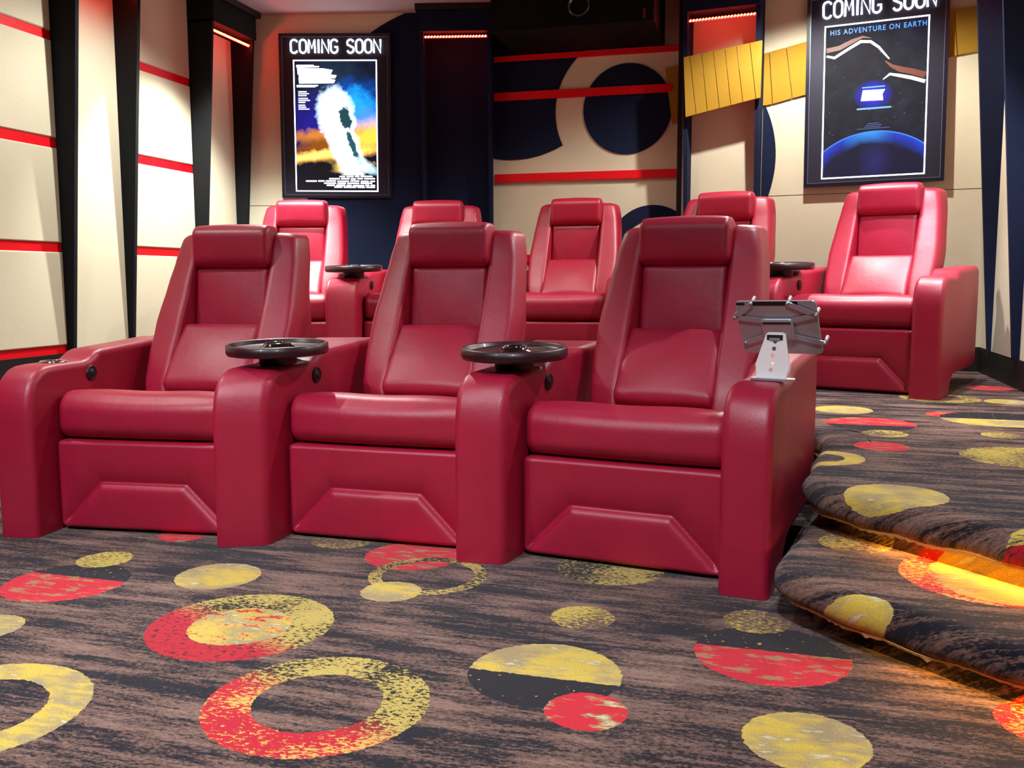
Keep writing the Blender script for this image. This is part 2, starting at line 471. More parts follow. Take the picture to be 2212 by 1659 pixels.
# wall panels, left wall (padded fabric boards with red reveals between)
def panel(fr, s0, s1, z0, z1, th, mat, label, group, d0=0.):
    mb = MB(); e = .006
    pts = [(s0, z0), (s1, z0), (s1, z1), (s0, z1)]
    ins = [(s0+e, z0+e), (s1-e, z0+e), (s1-e, z1-e), (s0+e, z1-e)]
    v = [fr.p(a, d0, z) for a, z in pts]+[fr.p(a, d0+th-e, z) for a, z in pts]+[fr.p(a, d0+th, z) for a, z in ins]
    f = [(0, 1, 2, 3), (8, 9, 10, 11)]
    for k_ in (0, 4): f += [(k_+i, k_+(i+1) % 4, k_+4+(i+1) % 4, k_+4+i) for i in range(4)]
    mb.add(v, f, True)
    o = mb.build('wall_panel', mat); tag(o, label, 'wall panel', group); return o
ys = [.541, 1.08, 1.67, 2.27]
zb = [(.541, 1.078), (1.133, 1.668), (1.726, 2.268), (2.322, ZC)]
pos = ['lowest', 'second', 'third', 'top']
A0, B0, C0, D0 = 4.65, 5.19, 5.99, 6.53
for i, (z0, z1) in enumerate(zb):
    panel(LW, 2.60, A0, z0, z1, .009, BEIGE, 'beige fabric wall panel at far left before the first black pillar, %s in its column' % pos[i], 'beige panels of the left wall')
    panel(LW, B0+.03, C0, z0, z1, .009, BEIGE, 'beige fabric wall panel between the two left wall pillars, %s in its column' % pos[i], 'beige panels of the left wall')

# pillars: two tapering fins, a panel between, a head box and a red light bar under it
def pillar(fr, s0, s1, label, panelmat, finmat, z0, dtop=.20, dbot=.045, ztop=2.70, led=True, head=True, finth=.028, ledz=2.655, ledd=.165):
    root = empty('pillar', fr.p((s0+s1)/2, 0, z0)); tag(root, label, 'pillar', 'pillars with red light bars')
    inv = root.matrix_world.inverted() if False else Matrix.Translation(-root.location)
    def fin(sa):
        mb = MB(); pts = [fr.p(sa, d, z) for d, z in [(0, z0), (dbot, z0), (dtop, ztop+.02), (0, ztop+.02)]]
        mb.prism(pts, fr.u*finth); mb.v = [inv @ v for v in mb.v]; mb.build('fin', finmat, root)
    fin(s0); fin(s1-finth)
    mb = MB(); fr.box(mb, s0+finth, s1-finth, z0, ztop, 0, .014); mb.v = [inv @ v for v in mb.v]; mb.build('back_panel', panelmat, root)
    if head:
        mb = MB(); fr.box(mb, s0, s1, ztop, 2.86, 0, .215); mb.v = [inv @ v for v in mb.v]; mb.build('head_box', finmat, root)
        mb = MB(); fr.box(mb, s0-.025, s1+.025, 2.862, ZC-.001, 0, .245); mb.v = [inv @ v for v in mb.v]; mb.build('cornice', DARKPAINT, root)
    if led:
        a, b = s0+finth+.004, s1-finth-.004
        mb = MB(); mb.tube([fr.p(a, ledd, ledz), fr.p(b, ledd, ledz)], .007, 8); mb.v = [inv @ v for v in mb.v]
        lo = mb.build('light_bar', LEDRED, root, True)
        mb = MB(); n = int((b-a)/.021)
        for i in range(n):
            c = a+(b-a)*(i+.5)/n
            c0 = fr.p(c-.006, ledd+.008, ledz-.004); c1 = fr.p(c+.006, ledd+.008, ledz+.006)
            mb.tube([c0, c1], .0048, 6)
        mb.v = [inv @ v for v in mb.v]; mb.build('light_beads', LEDBEAD, lo, True)
    return root
pillar(LW, A0, B0+.028, 'black pillar of two tapering fins around a beige strip, nearest on the left wall', BEIGE, BLACK, .492)
pillar(LW, C0, D0+.028, 'black pillar with lit red bar in the far left corner', BEIGE, BLACK, .492)
pillar(LF, 1.45, 1.975, 'navy pillar with red bead light between left poster and dark niche', NAVY, NAVY, RISER, ztop=2.715, ledz=2.685)
pillar(RF, -1.915, -1.405, 'pillar with beige inset and bright red light above the yellow film strip', BEIGE, NAVY, RISER, ledz=2.65)
pillar(RW, 5.62, 6.25, 'dark navy pillar on the right wall beside the last back row seat', BEIGE, NAVY, .476, dbot=.035)

# seams on back panels
mb = MB(); LF.box(mb, .02, 1.44, 1.484, 1.4875, 0, .0012); structure('trim_3', mb, WALLBACK)
mb = MB(); RF.box(mb, -1.40, -.02, 1.476, 1.4795, 0, .0012); structure('trim_4', mb, WALLBACK)

def arc_pts(c, r, a0, a1, n=48): return [(c[0]+r*math.cos(a0+(a1-a0)*i/n), c[1]+r*math.sin(a0+(a1-a0)*i/n)) for i in range(n+1)]
def clip(poly, f):
    out = []
    for i in range(len(poly)):
        a, b = poly[i-1], poly[i]; fa, fb = f(a), f(b)
        if (fa >= 0) != (fb >= 0):
            t = fa/(fa-fb); out.append((a[0]+(b[0]-a[0])*t, a[1]+(b[1]-a[1])*t))
        if fb >= 0: out.append(b)
    return out
def appl(name, fr, poly, th, mat, label, cat='wall decoration', group=None, d0=0.):
    mb = MB(); fr.poly(mb, poly, d0, d0+th); o = mb.build(name, mat); tag(o, label, cat, group); return o
G_REEL = 'navy film reel shapes on the back wall'
# left facet big disc
pl = arc_pts((1.75, 1.75), 1.23, 0, 2*PI, 120)[:-1]
pl = clip(pl, lambda p: 1.445-p[0]); pl = clip(pl, lambda p: 2.90-p[1]); pl = clip(pl, lambda p: p[1]-.48)
appl('reel_disc', LF, pl, .008, NAVY, 'large navy disc section on the wall behind the left poster', group=G_REEL)
# centre: big disc minus gap circle
big = arc_pts((-1.854, 2.61), .80, 0, 2*PI, 160)[:-1]
cc, rg = (-1.0, 2.144), .534
big = clip(big, lambda p: p[0]+2.04); big = clip(big, lambda p: 2.90-p[1])
out = []
for p in big:
    dx, dz = p[0]-cc[0], p[1]-cc[1]
    out.append((p, dx*dx+dz*dz >= rg*rg))
pts = [p for p, k_ in out if k_]
# insert concave arc between lower-right corner and the top
keep = [i for i, (p, k_) in enumerate(out) if not k_]
start = keep[0]; seq = [out[(start+i) % len(out)] for i in range(len(out))]
# rotate so that the removed run comes last
while seq[0][1] is False: seq = seq[1:]+seq[:1]
kept = [p for p, k_ in seq if k_]
pa, pb = kept[-1], kept[0]
aa = math.atan2(pa[1]-cc[1], pa[0]-cc[0]); ab = math.atan2(pb[1]-cc[1], pb[0]-cc[0])
if aa < 0: aa += 2*PI
if ab < 0: ab += 2*PI
kept += arc_pts(cc, rg, aa, ab, 60)
appl('reel_disc', MF, kept, .008, NAVY, 'large navy disc with a scooped right edge in the centre niche', group=G_REEL)
appl('reel_disc', MF, arc_pts(cc, .322, 0, 2*PI, 96)[:-1], .010, NAVY, 'round navy disc crossed by a red strip in the centre niche', group=G_REEL)
ringo = arc_pts((-.806, 1.13), .322, 0, PI, 60); ringi = arc_pts((-.806, 1.13), .216, PI, 0, 60)
appl('reel_ring', MF, clip(ringo+ringi, lambda p: -.60-p[0]), .010, NAVY, 'navy arch low in the centre niche behind the back row', group=G_REEL)
pl = arc_pts((-2.11, 1.74), .80, 0, 2*PI, 120)[:-1]; pl = clip(pl, lambda p: p[0]+1.40)
appl('reel_disc', RF, pl, .008, NAVY, 'navy disc edge emerging right of the pillar under the yellow strip', group=G_REEL)

# red strips of the centre niche
G_RED = 'red strips across the centre niche'
for s0, s1, z0, z1, lab in [(-2.0, -.605, 2.528, 2.566, 'red strip directly under the dark projector housing'),
                            (-2.0, -.68, 2.245, 2.303, 'red strip crossing the round navy disc'),
                            (-2.0, -.605, 1.645, 1.704, 'red strip above the navy arch in the niche'),
                            (-2.0, -.605, 1.045, 1.10, 'lowest red strip showing between back row headrests')]:
    mb = MB(); MF.box(mb, s0, s1, z0, z1, 0, .028); o = mb.build('red_strip', REDTRIM); tag(o, lab, 'wall strip', G_RED)

# projector housing
pr = empty('projector_housing', (-1.26, 6.65, ZC)); tag(pr, 'black projector housing hanging at the top of the centre niche', 'projector')
HB = plain('housing_black', (6, 6, 10), .75, spec=.15)
mb = MB(); mb.box((-1.83+1.26, 6.30-6.65, 2.572-ZC), (-.735+1.26, 6.985-6.65, -.002)); mb.build('housing', HB, pr)
mb = MB(); mb.lathe([(.066, 0), (.074, .004), (.074, .014), (.068, .018), (.060, .014), (.056, -.004), (0.0, -.004)], 48)
rg_ = mb.build('lens_ring', GLOSSBLACK, pr, True); rg_.location = (-1.225+1.26, 6.30-6.65, 2.70-ZC); rg_.rotation_euler = (R(90), 0, 0)
mb = MB(); mb.box((-.004, -.002, -.03), (.012, 0, .03)); rg_ = mb.build('status_light', plain('dull_red_plastic', (90, 16, 12), .5), pr); rg_.location = (-.80+1.26, 6.299-6.65, 2.62-ZC)

# yellow film strip
G_Y = 'yellow boards of the film strip'
topz = lambda s: 2.407+(s+1.906)*.116
botz = lambda s: 2.012+(s+1.886)*.183
edges_t = [-1.908, -1.865, -1.784, -1.706, -1.630, -1.554, -1.467, -1.386]
edges_b = [-1.888, -1.814, -1.739, -1.658, -1.582, -1.503, -1.419, -1.388]
names = ['leftmost and narrow', 'second from the left', 'third from the left', 'fourth from the left', 'third from the right', 'second from the right', 'rightmost and brightest']
for i in range(7):
    g = .0022; pb = .0
    p = [(edges_b[i]+g, botz(edges_b[i])), (edges_b[i+1]-g, botz(edges_b[i+1])), (edges_t[i+1]-g, topz(edges_t[i+1])), (edges_t[i]+g, topz(edges_t[i]))]
    appl('yellow_board', RF, p, .02, YELLOW, 'yellow board across the pillar below the red light, %s' % names[i], 'wall panel', G_Y, d0=.19)
for i, (p, lab) in enumerate([
    ([(-1.402, 2.082), (-1.342, 2.090), (-1.372, 2.432), (-1.402, 2.427)], 'narrow yellow board on the wall right of the pillar'),
    ([(-1.337, 2.091), (-1.214, 2.117), (-1.262, 2.452), (-1.367, 2.433)], 'middle yellow board on the wall between pillar and right poster'),
    ([(-1.209, 2.118), (-1.04, 2.150), (-1.06, 2.49), (-1.257, 2.453)], 'yellow board partly behind the right poster, left side'),
    ([(-.33, 2.285), (-.219, 2.305), (-.248, 2.58), (-.36, 2.56)], 'yellow board just emerging right of the right poster'),
    ([(-.214, 2.306), (-.03, 2.325), (-.05, 2.60), (-.243, 2.581)], 'dim yellow board between right poster and corner')]):
    appl('yellow_board', RF, p, .014, YELLOW, lab, 'wall panel', G_Y)
appl('yellow_board', MF, [(-.672, 2.02), (-.60, 2.036), (-.60, 2.425), (-.728, 2.413)], .012, YELLOW, 'dark yellow board at the right edge of the centre niche', 'wall panel', G_Y, d0=.012)

# ------------------------------------------------------------------ posters
def stroke_letters(text, w, h, gap, r, space):
    """rounded marquee capitals as strokes"""
    def arcs(cx, cz, rx, rz, a0, a1, n=8): return [(cx+rx*math.cos(R(a0+(a1-a0)*i/n)), cz+rz*math.sin(R(a0+(a1-a0)*i/n))) for i in range(n+1)]
    G = {
     'C': [arcs(.5, .75, .5, .25, 20, 180)+arcs(.5, .25, .5, .25, 180, 340)],
     'O': [arcs(.5, .72, .5, .28, 0, 180)+arcs(.5, .28, .5, .28, 180, 360)+[(1, .72)]],
     'M': [[(0, 0), (.08, 1), (.5, .35), (.92, 1), (1, 0)]],
     'I': [[(.5, 0), (.5, 1)]],
     'N': [[(0, 0), (.0, 1), (1, 0), (1, 1)]],
     'G': [arcs(.5, .75, .5, .25, 20, 180)+arcs(.5, .25, .5, .25, 180, 360)+[(1, .45), (.55, .45)]],
     'S': [arcs(.5, .75, .48, .25, 20, 180, 8)+[(.06, .62), (.94, .38)]+arcs(.5, .25, .48, .25, 0, -160, 8)],
    }
    x = 0; out = []
    for ch in text:
        if ch == ' ': x += space; continue
        ww = w*.35 if ch == 'I' else w
        for st in G[ch]: out.append([(x+p[0]*ww if ch != 'I' else x+ww/2, p[1]*h) for p in st])
        x += ww+gap
    return out, x-gap

def poster_frame(name, c, u, v, outer, inner, label, letters, lmat, lscale):
    u = Vector(u); v = Vector(v); n = u.cross(v)   # n points into the wall when u=right, v=up -> flip
    if n.y > 0: n = -n
    M = Matrix(((u.x, v.x, n.x, c[0]), (u.y, v.y, n.y, c[1]), (u.z, v.z, n.z, c[2]), (0, 0, 0, 1)))
    root = empty(name, (0, 0, 0), M=M); tag(root, label, 'poster', 'lit posters on the back wall')
    x0, x1, z0, z1 = outer
    T = .020
    def bx(nm, a, b, mat, par=root): mb = MB(); mb.box(a, b); return mb.build(nm, mat, par)
    bx('mask_board', (x0+.02, z0+.02, -T+.004), (x1-.02, z1-.02, 0), SCREENM)
    fr = MB(); w = .022
    for a, b in [((x0, z0, -T), (x0+w, z1, .010)), ((x1-w, z0, -T), (x1, z1, .010)), ((x0+w, z0, -T), (x1-w, z0+w, .010)), ((x0+w, z1-w, -T), (x1-w, z1, .010))]: fr.box(a, b)
    f = fr.build('frame', FRAMEM, root)
    ed = MB(); e = .004
    for a, b in [((x0+w, z0+w, .0), (x0+w+e, z1-w, .008)), ((x1-w-e, z0+w, 0), (x1-w, z1-w, .008)), ((x0+w+e, z0+w, 0), (x1-w-e, z0+w+e, .008)), ((x0+w+e, z1-w-e, 0), (x1-w-e, z1-w, .008))]: ed.box(a, b)
    ed.build('edge_strip', FRAMEEDGE, f)
    a0, a1, b0, b1 = inner
    li = MB(); w = .0085
    for a, b in [((a0, b0, .0005), (a0+w, b1, .003)), ((a1-w, b0, .0005), (a1, b1, .003)), ((a0+w, b0, .0005), (a1-w, b0+w, .003)), ((a0+w, b1-w, .0005), (a1-w, b1, .003))]: li.box(a, b)
    li.build('glowing_border', WHITEGLOW, root)
    strokes, W = stroke_letters('COMING SOON', *lscale['shape'])
    sx = (lscale['x1']-lscale['x0'])/W
    for word in (0, 1):
        mb = MB()
        for st in strokes:
            if (st[0][0] > W*.56) == bool(word): mb.tube([(lscale['x0']+p[0]*sx, lscale['z']+p[1], .006) for p in st], lscale['r'], 6)
        mb.build('lettering', lmat, root, True)
    return root

def art_left():
    t = NT('poster_art_storm'); P = t.coord(); x, y, z = t.xyz(P)
    n1 = t.noise(P, 7, 4, .6); n2 = t.noise(t.vmath('ADD', P, (3., 1., 0.)), 16, 4, .65)
    def blob(cx, cy, rx, ry, a=0., k=.5, n=n1, soft=.5):
        dx = t.math('SUBTRACT', x, cx); dy = t.math('SUBTRACT', y, cy); ca, sa = math.cos(a), math.sin(a)
        ex = t.math('ADD', t.math('MULTIPLY', dx, ca/rx), t.math('MULTIPLY', dy, sa/rx)); ey = t.math('ADD', t.math('MULTIPLY', dx, -sa/ry), t.math('MULTIPLY', dy, ca/ry))
        d = t.math('SQRT', t.math('ADD', t.math('MULTIPLY', ex, ex), t.math('MULTIPLY', ey, ey)))
        d = t.math('ADD', d, t.math('MULTIPLY', t.math('SUBTRACT', n, .5), k*4))
        return t.math('SUBTRACT', 1., t.ramp(d, 1-soft, 1+soft))
    c = (.004, .006, .028, 1)
    c = t.mix(blob(.0, .33, .2, .2, 0, .5, n1, .7), c, (.012, .035, .07, 1))
    c = t.mix(blob(-.13, .04, .25, .16, 0, .3, n1, .6), c, (.02, .015, .30, 1))
    c = t.mix(blob(.17, .20, .17, .12, -.2, .5), c, (.0, .10, .60, 1))
    c = t.mix(blob(.16, .15, .13, .11, -.4, .5, n2), c, (.02, .5, 1.2, 1))
    c = t.mix(blob(.26, .04, .14, .08, 0, .4), c, (.1, .4, 1.3, 1))
    c = t.mix(blob(-.1, -.08, .2, .05, 0, .5, n2), c, (.9, .3, .05, 1))
    c = t.mix(blob(.24, -.08, .14, .10, .3, .3), c, (2.0, .9, .1, 1))
    c = t.mix(blob(-.12, -.15, .18, .06, .1, .6, n2), c, (.35, .10, .01, 1))
    c = t.mix(blob(-.08, -.215, .30, .035, .12, .5, n2, .6), c, (3.0, 1.5, .3, 1))
    c = t.mix(blob(.05, -.295, .17, .03, .05, .5, n2, .6), c, (2.6, 1.6, .35, 1))
    c = t.mix(blob(.0, .09, .12, .17, .15, .2, n2, .35), c, (2.6, 3.4, 4.2, 1))
    c = t.mix(blob(.06, -.13, .09, .24, .35, .2, n2, .4), c, (3.6, 3.7, 3.4, 1))
    c = t.mix(blob(.18, -.27, .12, .035, -.5, .3, n2, .5), c, (1.2, 2.0, 2.4, 1))
    c = t.mix(blob(.07, .06, .045, .10, .25, .5, n2, .25), c, (.02, .08, .10, 1))
    c = t.mix(blob(.12, -.13, .025, .14, .38, .5, n2, .3), c, (.02, .12, .16, 1))
    c = t.mix(blob(-.13, -.31, .16, .06, .1, .3, n1, .5), c, (.01, .008, .012, 1))
    c = t.mix(t.math('LESS_THAN', y, -.365), c, (.008, .007, .016, 1))
    t.b.inputs['Base Color'].default_value = (0.01, .01, .01, 1); t.put(t.b.inputs['Emission Color'], c); t.b.inputs['Emission Strength'].default_value = 1.0
    t.b.inputs['Roughness'].default_value = .8; t.b.inputs['Specular IOR Level'].default_value = .1
    return t.m

def art_right():
    t = NT('poster_art_planet'); P = t.coord(); x, y, z = t.xyz(P)
    n1 = t.noise(P, 8, 4, .6); stars = t.node('ShaderNodeTexVoronoi'); t.put(stars.inputs['Vector'], P); stars.inputs['Scale'].default_value = 38
    c = t.mix(t.ramp(n1, .45, .8), (.006, .006, .02, 1), (.02, .03, .06, 1))
    st = t.math('LESS_THAN', stars.outputs['Distance'], .07)
    sel = t.math('GREATER_THAN', t.noise(P, 9, 1), .54)
    c = t.mix(t.math('MULTIPLY', st, sel), c, (.6, .65, .9, 1))
    # planet: thin bright rim on a big dark ball
    R0 = .50; cy = -.203-R0
    d = t.vmath('DISTANCE', t.comb(x, y, 0.), (0.01, cy, 0.))
    inside = t.math('LESS_THAN', d, R0)
    c = t.mix(inside, c, (.006, .005, .035, 1))
    glow = t.math('MULTIPLY', inside, t.ramp(t.math('ADD', d, t.math('MULTIPLY', n1, .05)), R0-.055, R0+.04))
    c = t.mix(glow, c, (.02, .07, .85, 1))
    cen = t.math('MULTIPLY', glow, t.math('SUBTRACT', 1., t.ramp(t.math('ABSOLUTE', t.math('ADD', x, .03)), .03, .16)))
    c = t.mix(cen, c, (.05, .45, 1.1, 1))
    rim = t.math('LESS_THAN', t.math('ABSOLUTE', t.math('SUBTRACT', d, R0)), .0035)
    c = t.mix(rim, c, (.06, .35, 1.3, 1))
    dd = t.vmath('DISTANCE', t.comb(t.math('MULTIPLY', x, 1.4), y, 0.), (0.02, -.40, 0.))
    c = t.mix(t.math('MULTIPLY', inside, t.math('SUBTRACT', 1., t.ramp(dd, .0, .16))), c, (.02, .018, .14, 1))
    # soft glow behind the bright title block
    gb = t.vmath('DISTANCE', t.comb(t.math('MULTIPLY', x, .8), y, 0.), (-.006, .03, 0.))
    c = t.mix(t.math('SUBTRACT', 1., t.ramp(gb, .035, .10)), c, (.02, .03, .9, 1))
    t.b.inputs['Base Color'].default_value = (0.01, .01, .01, 1); t.put(t.b.inputs['Emission Color'], c); t.b.inputs['Emission Strength'].default_value = 1.0
    t.b.inputs['Roughness'].default_value = .8; t.b.inputs['Specular IOR Level'].default_value = .1
    return t.m

def rbar(mb, x0, x1, z, h, d=.002):
    n = 5; r = h/2; pts = [(x1-r+r*math.cos(R(-90+180*i/n)), z+r*math.sin(R(-90+180*i/n)), d) for i in range(n+1)]
    pts += [(x0+r+r*math.cos(R(90+180*i/n)), z+r*math.sin(R(90+180*i/n)), d) for i in range(n+1)]
    mb.prism(pts, (0, 0, .0008))

# left poster
CL = Vector((-3.085, 6.526, 2.039)); kL = .6295/.61; cL = Vector((0, 0, CAMH))+(CL-Vector((0, 0, CAMH)))*kL
uL = Vector((.9767, .2146, -.0105)).normalized(); vL = Vector((.0110, -.020, .9998)); vL = (vL-uL*vL.dot(uL)).normalized()
sL = kL
pL = poster_frame('poster_lightbox', cL, uL, vL, (-.411*sL, .411*sL, -.520*sL, .658*sL), (-.309*sL, .309*sL, -.473*sL, .473*sL),
    'lit poster with stormy blue and orange art, left on the back wall', 'x', LETTERGLOW,
    dict(shape=(.045, .093*sL, .016, .02, .05), x0=-.322*sL, x1=.338*sL, z=.521*sL, r=.0068))
mb = MB(); mb.add([(-.300*sL, -.464*sL, .0006), (.300*sL, -.464*sL, .0006), (.300*sL, .464*sL, .0006), (-.300*sL, .464*sL, .0006)], [(0, 1, 2, 3)])
art = mb.build('artwork', art_left(), pL)
mb = MB(); rnd = random.Random(4)
for i, (z, xs) in enumerate([(-.375, .02), (-.392, -.06), (-.410, -.24), (-.427, -.10), (-.442, -.08), (-.455, -.02)]):
    x = xs
    while x < .27:
        w = .03+rnd.random()*.07; rbar(mb, x, min(x+w, .295), z+.003*rnd.random(), .010); x += w+.008
for i, (z, x1) in enumerate([(.447, -.16), (.438, -.12), (.300, -.13), (.292, -.15)]): rbar(mb, -.295, x1, z, .009)
for i in range(9): rbar(mb, -.285, -.285+.05+rnd.random()*.045, .255-i*.0145-(i//3)*.006, .007)
tag(mb.build('small_print', WHITEGLOW, art), kind='stuff')
mb = MB()
for i, (z, h, x0, x1) in enumerate([(.405, .045, -.285, -.03), (.368, .035, -.275, .0), (.334, .040, -.275, -.01)]):
    mb.prism([(x0, z-h/2, .0022), (x1, z-h*.42, .0022), (x1+.012, z+h*.2, .0022), (x1-.06, z+h*.45, .0022), (x0-.004, z+h*.55, .0022)], (0, 0, .0008))
mb.build('title_block', WHITEGLOW, art)

# right poster
CR = Vector((.66, 6.726, 2.081)); kR = .632/.64; cR = Vector((0, 0, CAMH))+(CR-Vector((0, 0, CAMH)))*kR
uR = Vector((.9889, -.1481, .0108)).normalized(); vR = Vector((.0006, .012, 1.0)); vR = (vR-uR*vR.dot(uR)).normalized()
sR = kR
pR = poster_frame('poster_lightbox', cR, uR, vR, (-.432*sR, .434*sR, -.548*sR, .70*sR), (-.320*sR, .320*sR, -.499*sR, .499*sR),
    'lit poster with starry night and blue planet art, right on the back wall', 'x', LETTERGLOW2,
    dict(shape=(.045, .105*sR, .016, .02, .05), x0=-.329*sR, x1=.353*sR, z=.548*sR, r=.0068))
mb = MB(); mb.add([(-.311*sR, -.490*sR, .0006), (.311*sR, -.490*sR, .0006), (.311*sR, .490*sR, .0006), (-.311*sR, .490*sR, .0006)], [(0, 1, 2, 3)])
art = mb.build('artwork', art_right(), pR)
cu = bpy.data.curves.new('tagline', 'FONT'); cu.body = 'HIS ADVENTURE ON EARTH'; cu.size = .045; cu.align_x = 'CENTER'; cu.align_y = 'CENTER'; cu.extrude = .0005; cu.space_character = 1.22; cu.offset = .0008
to = bpy.data.objects.new('tagline', cu); COL.objects.link(to); cu.materials.append(TXTBLUE); to.parent = art; to.location = (0.01*sR, .449*sR, .0025)
bpy.context.view_layer.update(); wdt = to.dimensions.x
dg = bpy.context.evaluated_depsgraph_get(); tm = bpy.data.meshes.new_from_object(to.evaluated_get(dg)); tm.transform(Matrix.Diagonal((.585*sR/wdt, 1, 1, 1)))
tl = bpy.data.objects.new('tagline', tm); tag(tl, kind='stuff'); COL.objects.link(tl); tl.parent = art; tl.location = (0.01*sR, .449*sR, .0025); bpy.data.objects.remove(to)
if not tm.materials: tm.materials.append(TXTBLUE)
# pale streaks in place of the picture's subject (plain comet trails)
mb = MB()
def ribbon(mb, pts, ws, d=.002):
    L = []; Rr = []
    for i, p in enumerate(pts):
        a = Vector(pts[max(i-1, 0)]); b = Vector(pts[min(i+1, len(pts)-1)]); t_ = (b-a).normalized(); n_ = Vector((-t_.y, t_.x)); p = Vector(p)
        L.append(p+n_*ws[i]/2); Rr.append(p-n_*ws[i]/2)
    poly = [(q.x, q.y, d) for q in L]+[(q.x, q.y, d) for q in reversed(Rr)]
    mb.prism(poly, (0, 0, .0008))
ribbon(mb, [(-.30, .30), (-.25, .285), (-.17, .33), (-.09, .372), (-.03, .365), (.02, .325), (.06, .275), (.085, .245)], [.014, .018, .018, .020, .018, .016, .012, .008])
ribbon(mb, [(.30, .085), (.22, .115), (.15, .135), (.09, .15), (.05, .12)], [.022, .022, .02, .016, .006])
mb.build('pale_streak', emit('pale_streak_glow', (1, .93, .85, 1), 1.6), art)
mb = MB()
ribbon(mb, [(-.30, .335), (-.22, .345), (-.14, .38), (-.08, .40), (-.03, .388)], [.03, .03, .026, .014, .004], .0016)
ribbon(mb, [(.30, .125), (.22, .155), (.15, .175), (.10, .20), (.06, .235)], [.04, .036, .034, .02, .006], .0016)
mb.build('amber_streak', emit('amber_streak_glow', (.30, .06, .02, 1), 1.0), art)
mb = MB(); mb.prism([(-.08, -.005, .0022), (.055, -.01, .0022), (.05, .03, .0022), (.065, .058, .0022), (-.07, .062, .0022)], (0, 0, .001))
mb.build('title_block', WHITEGLOW, art)
SG = emit('subtitle_glow', (.2, .5, 1, 1), 1.3)
for a in ((-.075, .065, .078, .008), (-.105, .105, -.056, .011)): mb = MB(); rbar(mb, *a); mb.build('subtitle_bar', SG, art)
for x0, x1, z in [(-.035, .035, -.152), (-.05, .05, -.163), (-.055, .045, -.174), (-.10, .10, -.184)]:
    mb = MB(); rbar(mb, x0, x1, z, .006); mb.build('small_print', TXTDIM, art)

# ------------------------------------------------------------------ recliners
def interp(tab, z):
    if z <= tab[0][0]: return tab[0][1]
    for (a, u), (b, v) in zip(tab, tab[1:]):
        if z <= b:
            t = (z-a)/(b-a); t = t*t*(3-2*t)*.35+t*.65
            return u+(v-u)*t
    return tab[-1][1]
YFR = [(.38, .47), (.50, .49), (.60, .545), (.70, .605), (.80, .66), (.90, .715), (1.0, .765), (1.12, .81)]
XOUT = [(.38, .288), (.48, .298), (.60, .312), (.75, .318), (.90, .305), (1.0, .294), (1.12, .272)]
YB = [(.38, .93), (.7, .985), (1.0, .975), (1.12, .95)]
YREC = [(.38, .60), (.70, .76), (.97, .815), (1.12, .86)]

def fillet(poly, rads, seg=5):
    out = []; n = len(poly)
    for i in range(n):
        p0, p, p2 = Vector(poly[i-1]), Vector(poly[i]), Vector(poly[(i+1) % n]); r = rads[i]
        a = (p0-p); b = (p2-p); la, lb = a.length, b.length; a.normalize(); b.normalize()
        r = min(r, la*.48, lb*.48)
        for q in range(seg+1):
            t = q/seg; A = p+a*r*(1-t); B = p+b*r*t
            out.append(A.lerp(B, t))
    return out

def make_backrest(parent):
    zs = [.38, .44, .50, .56, .62, .68, .74, .80, .86, .92, .98, 1.02, 1.05]
    top = 1.120; rt = .034
    secs = []
    for z in zs: secs.append((z, 0.))
    for q in range(1, 8):
        a = PI/2*q/7; secs.append((top-rt+rt*math.sin(a), rt*(1-math.cos(a))))
    V = []; n = None
    for z, d in secs:
        zz = min(z, 1.12)
        xo, yf, yb, yr = interp(XOUT, zz)-d, interp(YFR, zz)+d, interp(YB, zz)-d, interp(YREC, zz)
        xi = .166+d*.35
        yr = max(yr, yf+.01)
        h = [(xo-.045, yb), (xo+.006, yf+.17), (xo-.012, yf+.03), (xi+.008, yf+.004), (xi, yr)]
        rad = [.03, .08, .028, .028, .012]
        poly = [(x, y) for x, y in h]+[(-x, y) for x, y in reversed(h)]
        pts = fillet(poly, rad+rad[::-1])
        n = len(pts); V += [(p.x, p.y, z) for p in pts]
    F = []
    for i in range(len(secs)-1):
        F += [(i*n+j, i*n+(j+1) % n, (i+1)*n+(j+1) % n, (i+1)*n+j) for j in range(n)]
    F.append(tuple(range(n))); F.append(tuple(range((len(secs)-1)*n, len(secs)*n)))
    o = link('backrest', V, F, LEATHER, parent, flat={len(F)-2})
    return o

def seg_dist(px, pz, a, b):
    ax, az = a; bx, bz = b; dx, dz = bx-ax, bz-az
    t = max(0, min(1, ((px-ax)*dx+(pz-az)*dz)/(dx*dx+dz*dz)))
    return math.hypot(px-ax-dx*t, pz-az-dz*t)

